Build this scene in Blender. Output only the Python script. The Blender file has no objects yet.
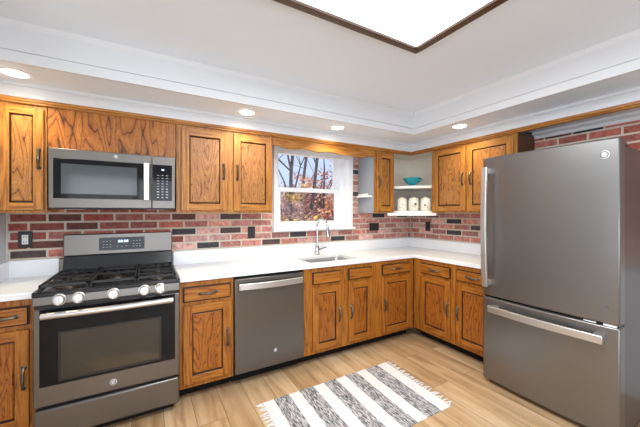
import bpy, bmesh, math, random
from mathutils import Vector, Matrix
R = math.radians
random.seed(7)
C = bpy.context.scene.collection
sc = bpy.context.scene

# ------------------------------------------------------------------ camera
cam_d = bpy.data.cameras.new('camera'); cam = bpy.data.objects.new('camera', cam_d); C.objects.link(cam)
cam.location = (0, 0, 1.38)
cam.rotation_euler = (R(90), 0, R(-30))
cam_d.sensor_width = 36; cam_d.lens = 300 / 640 * 36
cam_d.shift_y = -1.2 / 640
cam_d.clip_start = .02
sc.camera = cam

# ------------------------------------------------------------------ view, world, sun, fill lamps
sc.view_settings.view_transform = 'Standard'; sc.view_settings.look = 'None'
sc.view_settings.gamma = 1; sc.view_settings.use_curve_mapping = False
sc.view_settings.exposure = 0.0
w = bpy.data.worlds.new('sky'); sc.world = w; w.use_nodes = True
nt = w.node_tree; bg = nt.nodes['Background']
tc = nt.nodes.new('ShaderNodeTexCoord'); sx = nt.nodes.new('ShaderNodeSeparateXYZ'); cr = nt.nodes.new('ShaderNodeValToRGB')
nt.links.new(tc.outputs['Generated'], sx.inputs[0]); nt.links.new(sx.outputs['Z'], cr.inputs[0]); nt.links.new(cr.outputs[0], bg.inputs[0])
cr.color_ramp.elements[0].color = (.68, .80, 1, 1); cr.color_ramp.elements[1].color = (.22, .45, .95, 1)
cr.color_ramp.elements[1].position = .8
bg.inputs[1].default_value = 1.15

def light(name, kind, loc, rot, energy, color=(1, 1, 1), **kw):
    l = bpy.data.lights.new(name, kind); l.energy = energy; l.color = color
    for k, v in kw.items(): setattr(l, k, v)
    o = bpy.data.objects.new(name, l); C.objects.link(o); o.location = loc; o.rotation_euler = rot
    return o
# sun comes over the window from the right, low
sun = light('sun', 'SUN', (6, 8, 6), (0, 0, 0), 10, (1, .93, .82), angle=R(.6))
sun.rotation_euler = Vector((-.58, -.58, -.575)).to_track_quat('-Z', 'Y').to_euler()
# fill lamps outside the rear and side windows, tilted up to brighten the ceiling
light('rear_window_fill', 'AREA', (-.2, -2.78, 1.25), (R(120), 0, 0), 90, (.86, .93, 1), shape='RECTANGLE', size=2.5, size_y=2.1)
light('added_side_fill', 'AREA', (-2.98, -.3, 1.3), (0, R(-115), 0), 55, (.90, .95, 1), shape='RECTANGLE', size=1.7, size_y=2.2)  # added fill: the unseen side window it shines through is made up

# ------------------------------------------------------------------ materials
def newmat(name):
    m = bpy.data.materials.new(name); m.use_nodes = True
    return m, m.node_tree, m.node_tree.nodes['Principled BSDF']
def plain(name, col, rough=.5, metal=0, spec=None, noise=0, nscale=40, bump=0, coat=0):
    m, t, b = newmat(name)
    b.inputs['Base Color'].default_value = (*col, 1); b.inputs['Roughness'].default_value = rough
    b.inputs['Metallic'].default_value = metal
    if spec is not None: b.inputs['Specular IOR Level'].default_value = spec
    if coat: b.inputs['Coat Weight'].default_value = coat; b.inputs['Coat Roughness'].default_value = .08
    if noise or bump:
        c = t.nodes.new('ShaderNodeTexCoord'); n = t.nodes.new('ShaderNodeTexNoise')
        n.inputs['Scale'].default_value = nscale; n.inputs['Detail'].default_value = 4
        t.links.new(c.outputs['Object'], n.inputs['Vector'])
        if noise:
            mx = t.nodes.new('ShaderNodeMix'); mx.data_type = 'RGBA'
            mx.inputs[6].default_value = (*[v * (1 - noise) for v in col], 1); mx.inputs[7].default_value = (*[min(1, v * (1 + noise)) for v in col], 1)
            t.links.new(n.outputs[0], mx.inputs[0]); t.links.new(mx.outputs[2], b.inputs['Base Color'])
        if bump:
            bp = t.nodes.new('ShaderNodeBump'); bp.inputs['Strength'].default_value = bump; bp.inputs['Distance'].default_value = .002
            t.links.new(n.outputs[0], bp.inputs['Height']); t.links.new(bp.outputs[0], b.inputs['Normal'])
    return m
def emis(name, col, s):
    m, t, b = newmat(name)
    b.inputs['Base Color'].default_value = (*col, 1); b.inputs['Emission Color'].default_value = (*col, 1); b.inputs['Emission Strength'].default_value = s
    return m
def oak(name, sc3, light_c, mid_c, dark_c, contrast=1.0, rings=9.0):
    """oak: warped growth rings drawn out along the grain, fine pores on top"""
    m, t, b = newmat(name); N = t.nodes.new; L = t.links.new
    c = N('ShaderNodeTexCoord'); oi = N('ShaderNodeObjectInfo')
    mu = N('ShaderNodeMath'); mu.operation = 'MULTIPLY'; mu.inputs[1].default_value = 13.7
    L(oi.outputs['Random'], mu.inputs[0])
    ad = N('ShaderNodeVectorMath'); ad.operation = 'ADD'; L(c.outputs['Object'], ad.inputs[0]); L(mu.outputs[0], ad.inputs[1])
    mp = N('ShaderNodeMapping'); mp.inputs['Scale'].default_value = sc3; L(ad.outputs[0], mp.inputs[0])
    n1 = N('ShaderNodeTexNoise'); n1.inputs['Scale'].default_value = 1.0; n1.inputs['Detail'].default_value = 2.0; n1.inputs['Roughness'].default_value = .45
    n1.inputs['Distortion'].default_value = .25; L(mp.outputs[0], n1.inputs['Vector'])
    k = N('ShaderNodeMath'); k.operation = 'MULTIPLY'; k.inputs[1].default_value = rings; L(n1.outputs[0], k.inputs[0])
    fr = N('ShaderNodeMath'); fr.operation = 'FRACT'; L(k.outputs[0], fr.inputs[0])
    rp = N('ShaderNodeValToRGB'); e = rp.color_ramp.elements
    e[0].position = 0; e[0].color = (*mid_c, 1); e[1].position = .45; e[1].color = (*light_c, 1)
    x = rp.color_ramp.elements.new(.83); x.color = (*mid_c, 1)
    x = rp.color_ramp.elements.new(.91); x.color = (*dark_c, 1)
    x = rp.color_ramp.elements.new(.99); x.color = (*mid_c, 1)
    L(fr.outputs[0], rp.inputs[0])
    mp2 = N('ShaderNodeMapping'); mp2.inputs['Scale'].default_value = [v * 22 for v in sc3]; L(ad.outputs[0], mp2.inputs[0])
    n2 = N('ShaderNodeTexNoise'); n2.inputs['Scale'].default_value = 1.6; n2.inputs['Detail'].default_value = 3; L(mp2.outputs[0], n2.inputs['Vector'])
    r2 = N('ShaderNodeValToRGB'); r2.color_ramp.elements[0].position = .36; r2.color_ramp.elements[0].color = (.55, .5, .45, 1); r2.color_ramp.elements[1].position = .56; r2.color_ramp.elements[1].color = (1, 1, 1, 1)
    L(n2.outputs[0], r2.inputs[0])
    mx = N('ShaderNodeMix'); mx.data_type = 'RGBA'; mx.blend_type = 'MULTIPLY'; mx.inputs[0].default_value = .75 * contrast
    L(rp.outputs[0], mx.inputs[6]); L(r2.outputs[0], mx.inputs[7]); L(mx.outputs[2], b.inputs['Base Color'])
    b.inputs['Roughness'].default_value = .34; b.inputs['Specular IOR Level'].default_value = .4
    bp = N('ShaderNodeBump'); bp.inputs['Strength'].default_value = .12; bp.inputs['Distance'].default_value = .001
    L(n2.outputs[0], bp.inputs['Height']); L(bp.outputs[0], b.inputs['Normal'])
    return m
LT, MD, DK = (.54, .245, .050), (.39, .150, .026), (.10, .032, .008)
OAK_V = oak('oak_vertical', (20, 20, 1.2), LT, MD, (.24, .08, .015), .9, 7)
OAK_H = oak('oak_horizontal', (1.2, 20, 20), LT, MD, (.24, .08, .015), .9, 7)
BLT, BMD = (.47, .180, .026), (.34, .108, .013)  # same oak darkened for base cabinets: their dimmer light put into the colour
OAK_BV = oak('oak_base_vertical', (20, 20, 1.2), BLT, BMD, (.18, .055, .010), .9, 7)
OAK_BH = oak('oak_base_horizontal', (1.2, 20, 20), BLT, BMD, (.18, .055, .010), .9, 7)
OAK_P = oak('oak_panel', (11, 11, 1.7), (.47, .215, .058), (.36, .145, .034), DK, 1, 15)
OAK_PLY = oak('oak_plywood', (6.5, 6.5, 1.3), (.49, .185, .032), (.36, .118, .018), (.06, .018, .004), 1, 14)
OAK_BP = oak('oak_base_panel', (11, 11, 1.6), (.42, .14, .020), (.31, .092, .012), (.07, .02, .005), 1, 14)  # panel copy with the lower cabinets' shade put into its colour
GLAZE = plain('dark_glaze', (.035, .014, .006), .5)
TOE = plain('toe_kick_black', (.008, .007, .006), .7, spec=.2)
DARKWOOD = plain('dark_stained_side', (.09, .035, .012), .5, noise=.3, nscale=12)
PEWTER = plain('antique_pewter', (.15, .125, .10), .36, .9, noise=.25, nscale=90)
WHITE = plain('white_paint', (.71, .725, .745), .55)
CEIL = plain('ceiling_white', (.79, .86, .945), .7)  # cooler white: offset for warm bounced light put into the paint colour
TRIMW = plain('white_trim_gloss', (.86, .87, .89), .3)
SHELFW = plain('shelf_white', (.84, .83, .80), .35)
CREAM = plain('cream_wall_panel', (.88, .82, .72), .6)
QUARTZ = plain('white_quartz', (.89, .895, .905), .22, noise=.025, nscale=7)
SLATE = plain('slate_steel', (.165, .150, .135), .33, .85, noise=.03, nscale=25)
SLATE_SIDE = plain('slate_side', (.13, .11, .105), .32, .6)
SLATE_F = plain('slate_steel_tall', (.225, .215, .205), .33, .85, noise=.03, nscale=25)  # lighter slate copy: the different light on the refrigerator put into its colour
STEEL = plain('brushed_steel', (.62, .60, .58), .34, .9)
CHROME = plain('chrome', (.50, .51, .52), .14, 1)
SINKM = plain('sink_steel', (.40, .42, .45), .42, .75)
BLKG = plain('black_glass', (.006, .006, .007), .06, 0, spec=.22)
BLK = plain('black_enamel', (.012, .012, .013), .22)
IRON = plain('cast_iron', (.02, .02, .021), .5, bump=.2, nscale=300)
BLKP = plain('black_plastic', (.015, .015, .017), .45)
GREY_MARK = plain('pale_grey_mark', (.55, .57, .6), .5)
WPLAST = plain('white_plastic', (.8, .8, .78), .4)
DISPLAY = emis('display_digits', (.55, .8, 1), 1.6)
MORTAR = plain('mortar', (.60, .53, .43), .9, noise=.2, nscale=60, bump=.4)
TEAL = plain('teal_glaze', (.0, .30, .38), .12, coat=.6)
CERAM = plain('cream_ceramic', (.78, .75, .68), .25, noise=.06, nscale=30)
DIFF = emis('lit_diffuser', (.97, .99, 1), 2.6)
LENS = emis('downlight_lens', (1, .93, .82), 9)
BADGE = plain('badge_silver', (.82, .83, .85), .4, .2)
FRAMEW = plain('dark_walnut_frame', (.085, .045, .025), .35, noise=.3, nscale=20)

def mat_brick():
    m, t, b = newmat('brick_faces'); N = t.nodes.new; L = t.links.new
    a = N('ShaderNodeAttribute'); a.attribute_name = 'brick_colour'
    c = N('ShaderNodeTexCoord'); n = N('ShaderNodeTexNoise'); n.inputs['Scale'].default_value = 75; n.inputs['Detail'].default_value = 5; n.inputs['Roughness'].default_value = .7
    L(c.outputs['Object'], n.inputs['Vector'])
    r = N('ShaderNodeValToRGB'); r.color_ramp.elements[0].position = .50; r.color_ramp.elements[0].color = (0, 0, 0, 1); r.color_ramp.elements[1].position = .74; r.color_ramp.elements[1].color = (1, 1, 1, 1)
    L(n.outputs[0], r.inputs[0])
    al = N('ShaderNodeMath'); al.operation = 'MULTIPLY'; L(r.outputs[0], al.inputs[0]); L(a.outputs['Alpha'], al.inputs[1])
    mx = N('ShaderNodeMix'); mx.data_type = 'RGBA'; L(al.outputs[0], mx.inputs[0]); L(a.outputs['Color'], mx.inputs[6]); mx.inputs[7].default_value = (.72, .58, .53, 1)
    n2 = N('ShaderNodeTexNoise'); n2.inputs['Scale'].default_value = 26; n2.inputs['Detail'].default_value = 3; L(c.outputs['Object'], n2.inputs['Vector'])
    r2 = N('ShaderNodeValToRGB'); r2.color_ramp.elements[0].position = .3; r2.color_ramp.elements[0].color = (.45, .42, .42, 1); r2.color_ramp.elements[1].position = .6; r2.color_ramp.elements[1].color = (1, 1, 1, 1)
    L(n2.outputs[0], r2.inputs[0])
    mm = N('ShaderNodeMix'); mm.data_type = 'RGBA'; mm.blend_type = 'MULTIPLY'; mm.inputs[0].default_value = .8; L(mx.outputs[2], mm.inputs[6]); L(r2.outputs[0], mm.inputs[7])
    L(mm.outputs[2], b.inputs['Base Color']); b.inputs['Roughness'].default_value = .75
    bp = N('ShaderNodeBump'); bp.inputs['Strength'].default_value = .6; bp.inputs['Distance'].default_value = .003; L(n.outputs[0], bp.inputs['Height']); L(bp.outputs[0], b.inputs['Normal'])
    return m
BRICK = mat_brick()

def mat_floor():
    m, t, b = newmat('oak_plank_floor'); N = t.nodes.new; L = t.links.new
    c = N('ShaderNodeTexCoord'); mp = N('ShaderNodeMapping'); mp.inputs['Rotation'].default_value = (0, 0, R(90)); mp.inputs['Location'].default_value = (.35, .085, 0)
    L(c.outputs['Object'], mp.inputs[0])
    br = N('ShaderNodeTexBrick'); br.offset = .37; br.inputs['Scale'].default_value = 1; br.inputs['Brick Width'].default_value = 1.25; br.inputs['Row Height'].default_value = .185
    br.inputs['Mortar Size'].default_value = .0018; br.inputs['Mortar Smooth'].default_value = .2; br.inputs['Bias'].default_value = 0
    br.inputs['Color1'].default_value = (0, 0, 0, 1); br.inputs['Color2'].default_value = (1, 1, 1, 1); br.inputs['Mortar'].default_value = (.5, .5, .5, 1)
    L(mp.outputs[0], br.inputs[0])
    ad = N('ShaderNodeVectorMath'); ad.operation = 'MULTIPLY_ADD'; L(br.outputs['Color'], ad.inputs[0]); ad.inputs[1].default_value = (5, 9, 3); L(c.outputs['Object'], ad.inputs[2])
    mg = N('ShaderNodeMapping'); mg.inputs['Scale'].default_value = (14, 1.3, 1); L(ad.outputs[0], mg.inputs[0])
    n = N('ShaderNodeTexNoise'); n.inputs['Scale'].default_value = 1; n.inputs['Detail'].default_value = 5; n.inputs['Roughness'].default_value = .6; n.inputs['Distortion'].default_value = .4; L(mg.outputs[0], n.inputs['Vector'])
    r = N('ShaderNodeValToRGB'); e = r.color_ramp.elements
    e[0].position = .30; e[0].color = (.35, .20, .10, 1); e[1].position = .68; e[1].color = (.72, .53, .335, 1)
    x = e.new(.48); x.color = (.59, .395, .215, 1)
    L(n.outputs[0], r.inputs[0])
    tint = N('ShaderNodeValToRGB'); tint.color_ramp.elements[0].color = (.74, .68, .62, 1); tint.color_ramp.elements[1].color = (1.0, 1.0, 1.0, 1); L(br.outputs['Color'], tint.inputs[0])
    mm = N('ShaderNodeMix'); mm.data_type = 'RGBA'; mm.blend_type = 'MULTIPLY'; mm.inputs[0].default_value = 1; L(r.outputs[0], mm.inputs[6]); L(tint.outputs[0], mm.inputs[7])
    dk = N('ShaderNodeMix'); dk.data_type = 'RGBA'; L(br.outputs['Fac'], dk.inputs[0]); L(mm.outputs[2], dk.inputs[6]); dk.inputs[7].default_value = (.17, .10, .055, 1)
    L(dk.outputs[2], b.inputs['Base Color']); b.inputs['Roughness'].default_value = .38
    bp = N('ShaderNodeBump'); bp.inputs['Strength'].default_value = .3; bp.inputs['Distance'].default_value = .002; bp.invert = True
    L(br.outputs['Fac'], bp.inputs['Height']); L(bp.outputs[0], b.inputs['Normal'])
    return m
FLOOR = mat_floor()

def mat_fabric(name, lo, hi, sc3):
    m, t, b = newmat(name); N = t.nodes.new; L = t.links.new
    c = N('ShaderNodeTexCoord'); mp = N('ShaderNodeMapping'); mp.inputs['Scale'].default_value = sc3; L(c.outputs['Object'], mp.inputs[0])
    n = N('ShaderNodeTexNoise'); n.inputs['Scale'].default_value = 1; n.inputs['Detail'].default_value = 3; n.inputs['Roughness'].default_value = .7; L(mp.outputs[0], n.inputs['Vector'])
    r = N('ShaderNodeValToRGB'); r.color_ramp.elements[0].position = .40; r.color_ramp.elements[0].color = (*lo, 1); r.color_ramp.elements[1].position = .60; r.color_ramp.elements[1].color = (*hi, 1)
    L(n.outputs[0], r.inputs[0]); L(r.outputs[0], b.inputs['Base Color']); b.inputs['Roughness'].default_value = .95; b.inputs['Specular IOR Level'].default_value = .1
    bp = N('ShaderNodeBump'); bp.inputs['Strength'].default_value = .6; bp.inputs['Distance'].default_value = .003; L(n.outputs[0], bp.inputs['Height']); L(bp.outputs[0], b.inputs['Normal'])
    return m
RUGW = mat_fabric('rug_white_weave', (.72, .69, .67), (.84, .82, .80), (160, 40, 60))
RUGG = mat_fabric('rug_grey_heather', (.07, .07, .085), (.60, .58, .57), (150, 22, 60))

def mat_leaf(name, cols):
    m, t, b = newmat(name); N = t.nodes.new; L = t.links.new
    a = N('ShaderNodeAttribute'); a.attribute_name = 'leaf_shade'
    r = N('ShaderNodeValToRGB'); e = r.color_ramp.elements
    e[0].color = (*cols[0], 1); e[1].color = (*cols[-1], 1)
    for i, cc in enumerate(cols[1:-1]): x = e.new((i + 1) / (len(cols) - 1)); x.color = (*cc, 1)
    L(a.outputs['Fac'], r.inputs[0]); b.inputs['Roughness'].default_value = .8; L(r.outputs[0], b.inputs['Base Color'])
    tr = N('ShaderNodeBsdfTranslucent'); L(r.outputs[0], tr.inputs[0]); mxs = N('ShaderNodeMixShader'); mxs.inputs[0].default_value = .75
    L(b.outputs[0], mxs.inputs[1]); L(tr.outputs[0], mxs.inputs[2]); L(mxs.outputs[0], t.nodes['Material Output'].inputs[0])
    return m
LEAF_Y = mat_leaf('yellow_leaves', [(.50, .32, .08), (.80, .55, .14), (.90, .70, .34), (.62, .50, .24)])
LEAF_R = mat_leaf('russet_leaves', [(.45, .13, .11), (.66, .28, .22), (.80, .48, .40), (.80, .52, .22)])
LEAF_P = mat_leaf('dusty_pink_leaves', [(.42, .24, .22), (.62, .40, .37), (.75, .54, .50), (.66, .48, .26)])
BARK = plain('bark', (.15, .12, .11), .9, noise=.4, nscale=8)
GROUND = plain('leaf_litter', (.36, .22, .16), .95, noise=.45, nscale=6)

# ------------------------------------------------------------------ mesh helpers
class MB:
    def __init__(s): s.v = []; s.f = []; s.m = []; s.o = Vector((0, 0, 0))
    def face(s, pts, mi=0):
        b = len(s.v); s.v += [tuple(p) for p in pts]; s.f.append(tuple(range(b, b + len(pts)))); s.m.append(mi)
    def box(s, x0, x1, y0, y1, z0, z1, mi=0):
        b = len(s.v)
        s.v += [(x, y, z) for x in (x0, x1) for y in (y0, y1) for z in (z0, z1)]
        for q in ((0, 1, 3, 2), (4, 6, 7, 5), (0, 4, 5, 1), (2, 3, 7, 6), (0, 2, 6, 4), (1, 5, 7, 3)):
            s.f.append(tuple(b + i for i in q)); s.m.append(mi)
        return s
    def hexa(s, P, mi=0):
        """8 points: bottom ring 4 then top ring 4"""
        b = len(s.v); s.v += [tuple(p) for p in P]
        for q in ((3, 2, 1, 0), (4, 5, 6, 7), (0, 1, 5, 4), (1, 2, 6, 5), (2, 3, 7, 6), (3, 0, 4, 7)):
            s.f.append(tuple(b + i for i in q)); s.m.append(mi)
        return s
    def prism(s, poly, axis, a, c, mi=0):
        """poly of 2-D points extruded along axis from a to c ('x': (y,z), 'y': (x,z), 'z': (x,y))"""
        def P(p, t): return {'x': (t, p[0], p[1]), 'y': (p[0], t, p[1]), 'z': (p[0], p[1], t)}[axis]
        b = len(s.v); n = len(poly)
        s.v += [P(p, a) for p in poly] + [P(p, c) for p in poly]
        s.f.append(tuple(b + i for i in reversed(range(n)))); s.m.append(mi)
        s.f.append(tuple(b + n + i for i in range(n))); s.m.append(mi)
        for i in range(n):
            j = (i + 1) % n; s.f.append((b + i, b + j, b + n + j, b + n + i)); s.m.append(mi)
        return s
    def tube(s, pts, r, n=10, mi=0, cap=True, flat=1.0, up=None):
        pts = [Vector(p) for p in pts]; rs = r if isinstance(r, (list, tuple)) else [r] * len(pts)
        rings = []; prev = None
        for i, p in enumerate(pts):
            d = (pts[min(i + 1, len(pts) - 1)] - pts[max(i - 1, 0)]).normalized()
            if prev is None:
                a = Vector(up) if up else (Vector((0, 0, 1)) if abs(d.z) < .9 else Vector((1, 0, 0)))
            else: a = prev
            x = (a - d * a.dot(d)).normalized(); prev = x; y = d.cross(x)
            b = len(s.v)
            for k in range(n):
                t = 2 * math.pi * k / n
                s.v.append(tuple(p + x * math.cos(t) * rs[i] + y * math.sin(t) * rs[i] * flat))
            rings.append(b)
        for i in range(len(rings) - 1):
            for k in range(n):
                s.f.append((rings[i] + k, rings[i] + (k + 1) % n, rings[i + 1] + (k + 1) % n, rings[i + 1] + k)); s.m.append(mi)
        if cap:
            s.f.append(tuple(rings[0] + k for k in reversed(range(n)))); s.m.append(mi)
            s.f.append(tuple(rings[-1] + k for k in range(n))); s.m.append(mi)
        return s
    def cyl(s, p0, p1, r0, r1=None, n=20, mi=0): return s.tube([p0, p1], [r0, r1 if r1 is not None else r0], n, mi)
    def lathe(s, prof, c=(0, 0, 0), n=24, mi=0, axis='z', wob=None):
        """profile of (r, h); axis z up, or 'y' pointing to -y"""
        rings = []
        for (r, h) in prof:
            b = len(s.v)
            for k in range(n):
                t = 2 * math.pi * k / n; rr = r * (wob(t, h) if wob else 1)
                if axis == 'z': s.v.append((c[0] + rr * math.cos(t), c[1] + rr * math.sin(t), c[2] + h))
                else: s.v.append((c[0] + rr * math.cos(t), c[1] - h, c[2] + rr * math.sin(t)))
            rings.append(b)
        for i in range(len(rings) - 1):
            for k in range(n):
                s.f.append((rings[i] + k, rings[i] + (k + 1) % n, rings[i + 1] + (k + 1) % n, rings[i + 1] + k)); s.m.append(mi)
        s.f.append(tuple(rings[0] + k for k in reversed(range(n)))); s.m.append(mi)
        s.f.append(tuple(rings[-1] + k for k in range(n))); s.m.append(mi)
        return s
    def grid(s, xs, ys, inside, z0, z1, mi=0):
        """slab made of grid cells, with walls only on its outline"""
        nx, ny = len(xs) - 1, len(ys) - 1
        I = lambda i, j: 0 <= i < nx and 0 <= j < ny and inside(.5 * (xs[i] + xs[i + 1]), .5 * (ys[j] + ys[j + 1]))
        for i in range(nx):
            for j in range(ny):
                if not I(i, j): continue
                a, b_, c, d = xs[i], xs[i + 1], ys[j], ys[j + 1]
                s.face([(a, c, z1), (b_, c, z1), (b_, d, z1), (a, d, z1)], mi); s.face([(a, d, z0), (b_, d, z0), (b_, c, z0), (a, c, z0)], mi)
                if not I(i - 1, j): s.face([(a, d, z0), (a, c, z0), (a, c, z1), (a, d, z1)], mi)
                if not I(i + 1, j): s.face([(b_, c, z0), (b_, d, z0), (b_, d, z1), (b_, c, z1)], mi)
                if not I(i, j - 1): s.face([(a, c, z0), (b_, c, z0), (b_, c, z1), (a, c, z1)], mi)
                if not I(i, j + 1): s.face([(b_, d, z0), (a, d, z0), (a, d, z1), (b_, d, z1)], mi)
        return s
    def build(s, name, mats, parent=None, loc=(0, 0, 0), bevel=0, seg=2, smooth=True, weld=True):
        me = bpy.data.meshes.new(name); me.from_pydata(s.v, [], s.f)
        mats = mats if isinstance(mats, (list, tuple)) else [mats]
        for m in mats: me.materials.append(m)
        me.polygons.foreach_set('material_index', s.m)
        bm = bmesh.new(); bm.from_mesh(me)
        if weld: bmesh.ops.remove_doubles(bm, verts=bm.verts, dist=1e-5)
        bmesh.ops.recalc_face_normals(bm, faces=bm.faces); bm.to_mesh(me); bm.free()
        if smooth:
            me.polygons.foreach_set('use_smooth', [True] * len(me.polygons)); me.set_sharp_from_angle(angle=R(35))
        o = bpy.data.objects.new(name, me); C.objects.link(o)
        o.location = loc
        if parent: o.parent = parent
        if bevel:
            bv = o.modifiers.new('bevel', 'BEVEL'); bv.width = bevel; bv.segments = seg; bv.limit_method = 'ANGLE'; bv.angle_limit = R(40)
        return o
def tag(o, label, cat, group=None):
    o['label'] = label; o['category'] = cat
    if group: o['group'] = group
    return o
def thing(name, label, cat, loc=(0, 0, 0), rz=0, group=None):
    o = bpy.data.objects.new(name, None); C.objects.link(o); o.empty_display_size = .1
    o.location = loc; o.rotation_euler = (0, 0, rz)
    return tag(o, label, cat, group)
def struct(o): o['kind'] = 'structure'; return o
def copy_tree(o, parent=None):
    c = o.copy(); C.objects.link(c)
    if parent: c.parent = parent
    for ch in list(o.children): copy_tree(ch, c)
    return c
def text_mesh(s, body, size, parent, mat, loc, rot, name, extrude=.0006):
    cu = bpy.data.curves.new('t', 'FONT'); cu.body = body; cu.size = size; cu.align_x = 'CENTER'; cu.align_y = 'CENTER'; cu.extrude = extrude; cu.resolution_u = 3
    cu.shear = .25
    t = bpy.data.objects.new('t', cu); C.objects.link(t)
    me = bpy.data.meshes.new_from_object(t.evaluated_get(bpy.context.evaluated_depsgraph_get()))
    bpy.data.objects.remove(t); me.materials.clear(); me.materials.append(mat)
    o = bpy.data.objects.new(name, me); C.objects.link(o); o.parent = parent; o.location = loc; o.rotation_euler = rot
    return o
# world layout constants
YW, XW = 2.955, 3.145          # brick faces of the back and right walls
YU, XU = 2.65, 2.84            # face frames of the upper cabinets
YB, XB = 2.37, 2.577           # face frames of the base cabinets
XL = -.865                     # left wall stub
ZC = 2.43

# ------------------------------------------------------------------ the room
struct(MB().box(-2.95, 3.3, -2.75, 3.3, -.1, 0).build('floor', FLOOR))
struct(MB().box(-2.95, 3.3, -2.75, 3.3, ZC, ZC + .1).build('ceiling', CEIL))
# back wall with the window opening
WX0, WX1, WZ0, WZ1 = 1.175, 2.09, 1.207, 2.08
bw = MB()
bw.box(-2.95, WX0 - .035, YW + .006, 3.2, 0, ZC); bw.box(WX1 + .035, 3.3, YW + .006, 3.2, 0, ZC)
bw.box(WX0 - .035, WX1 + .035, YW + .006, 3.2, 0, WZ0 - .03); bw.box(WX0 - .035, WX1 + .035, YW + .006, 3.2, WZ1, ZC)
wall_back = struct(bw.build('wall_back', WHITE))
wall_right = struct(MB().box(XW + .006, 3.3, -2.75, YW + .006, 0, ZC).build('wall_right', WHITE))
struct(MB().box(XL - .12, XL, 1.75, YW + .005, 0, ZC).build('wall_left', WHITE))
# far walls of the room behind the camera, each with a window opening
rw = MB(); rw.box(-2.95, -1.5, -2.75, -2.6, 0, ZC); rw.box(1.1, 3.3, -2.75, -2.6, 0, ZC); rw.box(-1.5, 1.1, -2.75, -2.6, 0, .12); rw.box(-1.5, 1.1, -2.75, -2.6, 2.25, ZC)
struct(rw.build('wall_rear', WHITE))
lw = MB(); lw.box(-2.95, -2.8, -2.6, -1.4, 0, ZC); lw.box(-2.95, -2.8, .8, 3.2, 0, ZC); lw.box(-2.95, -2.8, -1.4, .8, 0, .4); lw.box(-2.95, -2.8, -1.4, .8, 2.2, ZC)
struct(lw.build('wall_side', WHITE))
# brick veneer -------------------------------------------------------
PITCH, COURSE, JT, Z0 = .2075, .0665, .0115, 1.0400
RED = [(.36, .075, .05), (.42, .11, .075), (.30, .06, .045), (.46, .15, .11), (.33, .085, .065), (.24, .055, .04), (.40, .13, .10)]
def brick_wall(name, wall, u0, u1, z0, z1, to3, phase, blacks, holes=()):
    """courses of bricks standing 6 mm proud of the mortar; to3(u, depth, z) -> world"""
    mb = MB(); cols = []; rnd = random.Random(name)
    def put(a, b, c, d, col, al):
        for (ha, hb, hc, hd) in holes:
            if a < hb and b > ha and c < hd and d > hc:
                if a < ha - .02: put(a, ha, c, d, col, al)
                if b > hb + .02: put(hb, b, c, d, col, al)
                return
        P = [to3(a, -.004, c), to3(b, -.004, c), to3(b, -.004, d), to3(a, -.004, d)]
        e = .002
        Q = [to3(a + e, .006, c + e), to3(b - e, .006, c + e), to3(b - e, .006, d - e), to3(a + e, .006, d - e)]
        mb.hexa(P + Q); cols.extend([(*col, al)] * 6)
    k0 = int(math.floor((z0 - Z0) / COURSE)); k1 = int(math.ceil((z1 - Z0) / COURSE))
    for k in range(k0, k1):
        c, d = Z0 + k * COURSE + JT / 2, Z0 + (k + 1) * COURSE - JT / 2
        c, d = max(c, z0), min(d, z1)
        if d - c < .012: continue
        off = phase + (PITCH / 2 if k % 2 else 0)
        i = int(math.floor((u0 - off) / PITCH))
        while off + i * PITCH < u1:
            a, b = off + i * PITCH + JT / 2, off + (i + 1) * PITCH - JT / 2
            a2, b2 = max(a, u0), min(b, u1)
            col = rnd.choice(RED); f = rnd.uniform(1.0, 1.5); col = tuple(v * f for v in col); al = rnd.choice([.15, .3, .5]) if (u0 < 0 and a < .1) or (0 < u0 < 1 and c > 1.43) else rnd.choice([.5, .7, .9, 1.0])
            if (a >= .1 or u0 > 0) and not (u0 > 0 and z0 > 1 and c > 1.43 and b < 1.6): col = (col[0] * 1.35, col[1] * 2.3, col[2] * 2.7)  # paler, pinker colour stands for the stronger light on the right-hand bricks
            for (bu, bz, bc) in blacks:
                if a - .005 <= bu <= b + .005 and c - .005 <= bz <= d + .005: col = bc; al = .10
            if b2 - a2 > .015: put(a2, b2, c, d, col, al)
            i += 1
    o = mb.build(name, BRICK, wall, smooth=False, weld=False)
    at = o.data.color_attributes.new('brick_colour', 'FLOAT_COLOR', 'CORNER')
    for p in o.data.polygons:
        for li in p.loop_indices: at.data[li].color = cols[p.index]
    return o
K1, K2, K3 = (.042, .041, .047), (.085, .055, .052), (.15, .045, .036)
def mortar(name, wall, boxes):
    m = MB()
    for b in boxes: m.box(*b)
    return m.build(name, MORTAR, wall)
def at_back(u, y):      # a pixel of the photograph on the back wall plane -> (x, z)
    dx = (u - 320) / 300; d = YW / (.866 - .5 * dx); return d * (.5 + .866 * dx), 1.38 - (y - 212.3) / 300 * d
def at_right(u, y):
    dx = (u - 320) / 300; d = XW / (.5 + .866 * dx); return d * (.866 - .5 * dx), 1.38 - (y - 212.3) / 300 * d
bb = [((u, y), c) for u, y, c in [(28, 257, K2), (177, 233, K1), (204, 247, K1), (226, 217, K2), (178, 217, K3), (227, 231, K2), (250, 247.5, K2), (299, 236, K1), (339, 240, K1), (381, 216, K1), (404, 217, K2), (82, 227, K3), (60, 246, K3), (62, 217, K3), (262, 243, K2)]]
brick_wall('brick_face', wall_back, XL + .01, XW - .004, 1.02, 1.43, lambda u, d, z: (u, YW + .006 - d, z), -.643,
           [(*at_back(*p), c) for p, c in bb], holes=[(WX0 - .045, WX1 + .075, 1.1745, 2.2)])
brick_wall('brick_face', wall_back, WX1 + .062, 2.3, 1.43, 2.1, lambda u, d, z: (u, YW + .006 - d, z), -.643, [(2.2, 1.6, K2), (2.2, 1.87, K1)])
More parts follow.
